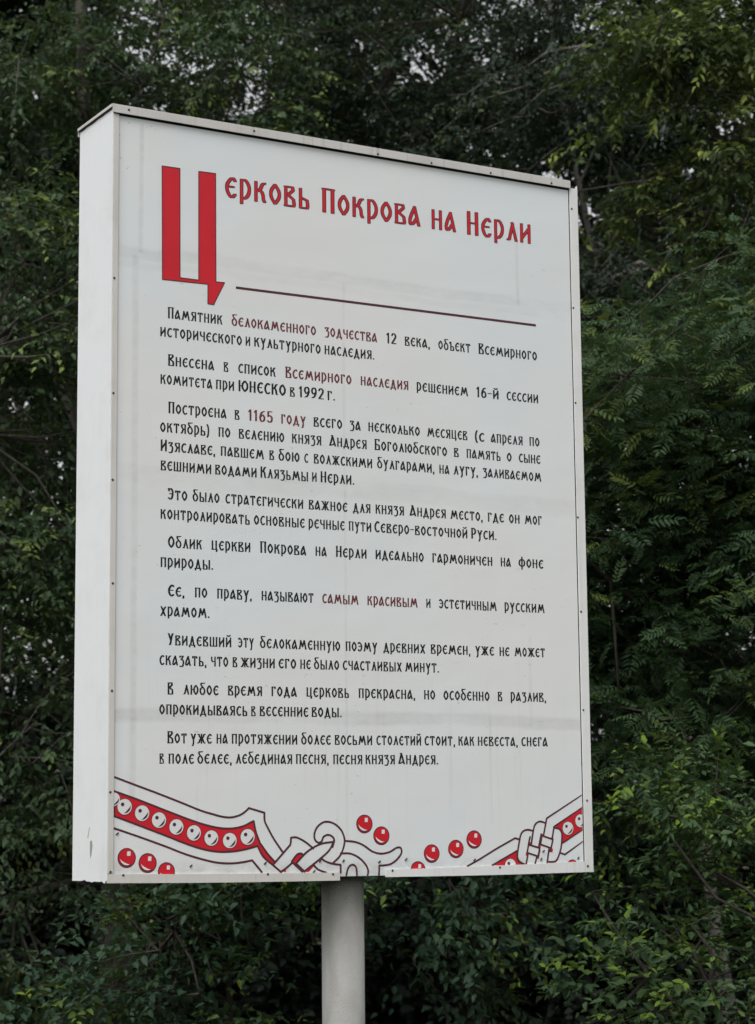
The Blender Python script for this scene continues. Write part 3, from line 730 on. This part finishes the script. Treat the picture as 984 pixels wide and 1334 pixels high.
def rowan(name, label, cat, seed, base, top, r0, lobes, leaf_mat, bark):
    """pinnate leaves: six pairs of leaflets and one at the tip, set in rosettes"""
    rng = np.random.default_rng(seed); b = np.array(base, float); root = thing(name, label, cat, base)
    Cn, Ax, Ln = boughs(rng, lobes, 2.7); Cn = Cn - b; N = len(Cn)
    ntw, ncl, npair = 4, 6, 6
    arr, _, st, ends = foliage(rng, Cn, Ax, Ln, ntw, ncl, 0.17, 0.2, 0.12, 0.12, 0.8)
    P, D, Nn, sz, _, tint, yg = arr; M = len(P); D = norm(D + np.array([0, 0, 0.10])); Nn = norm(np.array([0, 0, 1.0]) + rng.normal(0, 0.35, (M, 3)) + np.array([0, -0.25, 0]))
    Sd = norm(np.cross(D, Nn)); Nn = np.cross(Sd, D)
    p_, d_, n_, l_, t_, y_ = [], [], [], [], [], []
    for k in range(npair):
        f = 0.22 + 0.72 * k / (npair - 1)
        pos = P + D * (sz * f)[:, None] - Nn * (sz * 0.22 * f * f)[:, None]
        for sgn in (1, -1):
            p_.append(pos); d_.append(D * 0.50 + Sd * sgn * 0.85 + rng.normal(0, .10, (M, 3)) - Nn * 0.10); n_.append(Nn + rng.normal(0, .16, (M, 3)))
            l_.append(sz * (0.36 - 0.10 * abs(k - 2.5) / 2.5)); t_.append(tint + rng.normal(0, .08, M)); y_.append(yg)
    p_.append(P + D * sz[:, None] - Nn * (sz * .22)[:, None]); d_.append(D); n_.append(Nn); l_.append(sz * 0.30); t_.append(tint); y_.append(yg)
    P2, D2, N2, L2, T2, Y2 = [np.concatenate(a) for a in (p_, d_, n_, l_, t_, y_)]
    tubes("trunk", limbs(rng, (0, 0, -0.05), np.array(top) - b, r0, Cn, Ax, Ln, (0, 0, 0), st, ends, 6, 8), bark, root)
    leaf_mesh("crown", P2, D2, N2, L2, L2 * 0.145, T2, Y2, leaf_mat, root, (0.25, 0.62, 0.95))
    return root

B_GREY = mat_bark("grey bark", rgb(0.060, 0.054, 0.046), rgb(0.100, 0.092, 0.080))
B_BIRCH = mat_bark("pale birch bark", rgb(0.22, 0.205, 0.185), rgb(0.13, 0.12, 0.11), 0.95)
B_DARK = mat_bark("dark bark", rgb(0.030, 0.026, 0.021), rgb(0.058, 0.050, 0.040))
LF_POP = mat_leaf("poplar leaf", rgb(0.028, 0.055, 0.031), rgb(0.080, 0.124, 0.059), rgb(0.160, 0.215, 0.056))
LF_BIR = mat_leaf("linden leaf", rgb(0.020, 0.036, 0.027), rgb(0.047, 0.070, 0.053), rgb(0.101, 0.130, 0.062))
LF_ROW = mat_leaf("rowan leaf", rgb(0.030, 0.064, 0.034), rgb(0.072, 0.120, 0.051), rgb(0.132, 0.175, 0.043))
LF_ASH = mat_leaf("ash leaf", rgb(0.039, 0.062, 0.026), rgb(0.084, 0.122, 0.042), rgb(0.218, 0.270, 0.065))
LF_DOG = mat_leaf("dogwood leaf", rgb(0.037, 0.074, 0.036), rgb(0.096, 0.161, 0.067), rgb(0.176, 0.276, 0.036))
LF_LIL = mat_leaf("lilac leaf", rgb(0.024, 0.050, 0.033), rgb(0.055, 0.102, 0.056), rgb(0.160, 0.228, 0.031))
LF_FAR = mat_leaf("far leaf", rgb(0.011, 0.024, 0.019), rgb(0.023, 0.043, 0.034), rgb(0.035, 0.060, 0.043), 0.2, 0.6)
LF_SHADE = mat_leaf("shade-darkened leaf", rgb(0.008, 0.014, 0.011), rgb(0.017, 0.026, 0.019), rgb(0.025, 0.034, 0.023), 0.15, 0.65)  # leaf colour itself lowered to stand in for deep shade under the far trees

# right: a rowan that rises behind the right edge of the board
rowan("rowan_tree", "rowan tree with feathery pinnate leaves right of the board", "tree", 11, (2.75, 13.6, 0), (2.7, 13.7, 6.2), 0.09,
      [(2.15, 12.9, 4.55, 1.25, 0.8, 0.95, 75, 0.75), (2.9, 13.2, 3.9, 1.3, 0.9, 1.1, 65, 0.75), (1.6, 13.3, 3.7, 0.9, 0.8, 1.0, 60, 0.7),
       (3.6, 13.6, 4.8, 1.2, 1.0, 1.2, 45, 0.8), (1.7, 13.0, 2.65, 0.9, 0.7, 0.55, 34, 0.65), (0.9, 13.9, 3.6, 0.8, 0.7, 1.4, 30, 0.7)], LF_ROW, B_GREY)
# lower right: dogwood with broad oval leaves
plant("dogwood_shrub", "bright green dogwood shrub with broad oval leaves at lower right", "shrub", 21, (2.1, 11.6, 0), (2.1, 11.6, 1.7), 0.035,
      [(1.50, 11.0, 1.15, 0.38, 0.45, 0.58, 42, 0.5), (1.95, 11.1, 1.10, 0.45, 0.5, 0.60, 42, 0.5), (1.85, 11.7, 2.05, 0.34, 0.4, 0.26, 26, 0.45), (2.6, 11.5, 1.2, 0.8, 0.6, 0.80, 46, 0.6), (1.40, 11.5, 1.70, 0.28, 0.4, 0.18, 12, 0.4), (2.3, 11.3, 0.6, 1.1, 0.6, 0.4, 22, 0.6)],
      LF_DOG, B_DARK, 0.064, 0.25, 8, 7, 0.12, 0.15, parts=("stems", "foliage"), dens=1.3, yshare=0.3)
# lower left and under the board: lilac-like shrubs
plant("lilac_shrub", "dark green shrub with oval leaves under the left half of the board", "shrub", 31, (-0.95, 12.6, 0), (-0.95, 12.6, 1.6), 0.035,
      [(-0.75, 12.1, 1.35, 0.6, 0.5, 0.75, 50, 0.55), (-1.35, 12.7, 0.95, 0.6, 0.5, 0.7, 34, 0.55), (-0.3, 12.8, 1.55, 0.55, 0.5, 0.6, 34, 0.55), (-1.0, 12.9, 2.1, 0.8, 0.5, 0.5, 24, 0.55)],
      LF_LIL, B_DARK, 0.068, 0.27, 8, 7, 0.16, 0.25, parts=("stems", "foliage"), dens=1.05, yshare=0.3)
plant("lilac_shrub", "loose dark shrub with hanging leaves just right of the grey post", "shrub", 32, (0.55, 13.2, 0), (0.55, 13.2, 1.7), 0.03,
      [(0.45, 12.9, 1.72, 0.65, 0.5, 0.40, 30, 0.5), (0.15, 13.3, 1.15, 0.5, 0.5, 0.5, 14, 0.5), (1.0, 13.3, 1.9, 0.6, 0.5, 0.5, 22, 0.5)],
      LF_LIL, B_DARK, 0.068, 0.27, 8, 7, 0.25, 0.40, parts=("stems", "foliage"), dens=0.8)
# left: poplar with a bare grey trunk at the top left, its boughs hanging down beside the board
plant("poplar_tree", "poplar tree with hanging boughs close to the left edge of the board", "tree", 41, (-3.45, 15.2, 0), (-3.5, 15.2, 9.0), 0.13,
      [(-2.55, 14.3, 5.9, 0.8, 0.7, 0.75, 42, 0.6), (-2.3, 14.3, 4.9, 0.65, 0.6, 0.65, 42, 0.55), (-2.45, 14.4, 3.75, 0.7, 0.6, 0.6, 46, 0.55), (-2.3, 14.6, 2.7, 0.75, 0.6, 0.7, 40, 0.55),
       (-3.4, 14.9, 5.2, 0.9, 0.9, 1.9, 50, 0.6), (-3.3, 14.9, 2.6, 0.9, 0.8, 1.0, 34, 0.6), (-1.6, 15.4, 4.6, 0.8, 0.6, 2.2, 50, 0.6), (-2.2, 15.0, 1.4, 0.9, 0.6, 0.8, 30, 0.55), (-2.8, 15.7, 4.6, 0.8, 0.5, 1.6, 60, 0.6)],
      LF_POP, B_GREY, 0.064, 0.26, 7, 9, 0.22, 0.45, yshare=0.35)
plant("birch_tree", "grey trunked birch tree rising behind the top left corner of the board", "tree", 42, (-1.97, 16.6, 0), (-2.12, 16.6, 11.5), 0.12,
      [(-1.7, 16.0, 8.0, 0.95, 0.7, 0.7, 46, 0.6), (-2.75, 16.2, 7.6, 0.7, 0.7, 1.0, 42, 0.6), (-0.9, 16.2, 7.1, 0.8, 0.7, 0.65, 36, 0.6), (-1.4, 16.6, 6.4, 0.9, 0.7, 0.8, 38, 0.6), (-3.6, 16.8, 8.0, 1.0, 0.9, 1.5, 36, 0.65), (-1.8, 16.8, 9.6, 1.6, 1.0, 1.0, 50, 0.65)],
      LF_POP, B_GREY, 0.064, 0.25, 7, 9, 0.22, 0.40)
# centre: a big dark tree behind the board
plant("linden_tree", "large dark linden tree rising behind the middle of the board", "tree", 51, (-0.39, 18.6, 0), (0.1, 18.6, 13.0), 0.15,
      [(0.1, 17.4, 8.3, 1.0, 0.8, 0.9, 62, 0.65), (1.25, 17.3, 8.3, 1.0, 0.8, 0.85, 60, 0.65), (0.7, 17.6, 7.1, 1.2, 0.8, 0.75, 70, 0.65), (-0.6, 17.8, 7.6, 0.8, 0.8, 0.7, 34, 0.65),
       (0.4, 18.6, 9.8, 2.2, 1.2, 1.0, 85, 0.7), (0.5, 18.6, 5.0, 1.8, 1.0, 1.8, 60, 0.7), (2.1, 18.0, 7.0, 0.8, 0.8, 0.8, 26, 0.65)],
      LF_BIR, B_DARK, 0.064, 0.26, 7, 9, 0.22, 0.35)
# top right: a lighter yellow-green tree whose boughs hang into the corner
plant("ash_tree", "yellow green ash tree hanging over the top right corner", "tree", 61, (4.1, 15.2, 0), (4.0, 15.2, 10.5), 0.14,
      [(2.05, 13.8, 6.95, 0.62, 0.5, 0.42, 36, 0.5), (2.6, 13.8, 6.2, 0.5, 0.5, 0.6, 26, 0.5), (1.75, 14.2, 6.2, 0.45, 0.45, 0.3, 14, 0.45), (2.7, 14.0, 7.7, 0.9, 0.7, 0.6, 46, 0.55), (3.7, 14.6, 7.4, 1.0, 0.8, 1.2, 50, 0.6), (3.9, 15.2, 9.2, 1.5, 1.0, 1.0, 50, 0.6)],
      LF_ASH, B_GREY, 0.070, 0.24, 7, 9, 0.18, 0.35, yshare=0.5)
plant("birch_tree", "leaning pale birch tree with dark banded bark behind the rowan", "tree", 62, (2.75, 16.9, 0), (1.35, 16.7, 9.2), 0.06,
      [(1.9, 16.6, 8.0, 0.9, 0.7, 0.8, 30, 0.65), (1.8, 16.2, 6.0, 0.6, 0.4, 0.35, 24, 0.5), (1.5, 16.1, 7.5, 0.5, 0.4, 0.45, 20, 0.5), (3.1, 16.9, 7.4, 0.8, 0.7, 1.0, 30, 0.65), (2.8, 16.8, 5.3, 1.0, 0.7, 0.5, 20, 0.65), (1.5, 16.9, 9.4, 1.0, 0.8, 0.8, 34, 0.65)],
      LF_BIR, B_BIRCH, 0.056, 0.27, 7, 9, 0.30, 0.45, nprim=5)

# the far row
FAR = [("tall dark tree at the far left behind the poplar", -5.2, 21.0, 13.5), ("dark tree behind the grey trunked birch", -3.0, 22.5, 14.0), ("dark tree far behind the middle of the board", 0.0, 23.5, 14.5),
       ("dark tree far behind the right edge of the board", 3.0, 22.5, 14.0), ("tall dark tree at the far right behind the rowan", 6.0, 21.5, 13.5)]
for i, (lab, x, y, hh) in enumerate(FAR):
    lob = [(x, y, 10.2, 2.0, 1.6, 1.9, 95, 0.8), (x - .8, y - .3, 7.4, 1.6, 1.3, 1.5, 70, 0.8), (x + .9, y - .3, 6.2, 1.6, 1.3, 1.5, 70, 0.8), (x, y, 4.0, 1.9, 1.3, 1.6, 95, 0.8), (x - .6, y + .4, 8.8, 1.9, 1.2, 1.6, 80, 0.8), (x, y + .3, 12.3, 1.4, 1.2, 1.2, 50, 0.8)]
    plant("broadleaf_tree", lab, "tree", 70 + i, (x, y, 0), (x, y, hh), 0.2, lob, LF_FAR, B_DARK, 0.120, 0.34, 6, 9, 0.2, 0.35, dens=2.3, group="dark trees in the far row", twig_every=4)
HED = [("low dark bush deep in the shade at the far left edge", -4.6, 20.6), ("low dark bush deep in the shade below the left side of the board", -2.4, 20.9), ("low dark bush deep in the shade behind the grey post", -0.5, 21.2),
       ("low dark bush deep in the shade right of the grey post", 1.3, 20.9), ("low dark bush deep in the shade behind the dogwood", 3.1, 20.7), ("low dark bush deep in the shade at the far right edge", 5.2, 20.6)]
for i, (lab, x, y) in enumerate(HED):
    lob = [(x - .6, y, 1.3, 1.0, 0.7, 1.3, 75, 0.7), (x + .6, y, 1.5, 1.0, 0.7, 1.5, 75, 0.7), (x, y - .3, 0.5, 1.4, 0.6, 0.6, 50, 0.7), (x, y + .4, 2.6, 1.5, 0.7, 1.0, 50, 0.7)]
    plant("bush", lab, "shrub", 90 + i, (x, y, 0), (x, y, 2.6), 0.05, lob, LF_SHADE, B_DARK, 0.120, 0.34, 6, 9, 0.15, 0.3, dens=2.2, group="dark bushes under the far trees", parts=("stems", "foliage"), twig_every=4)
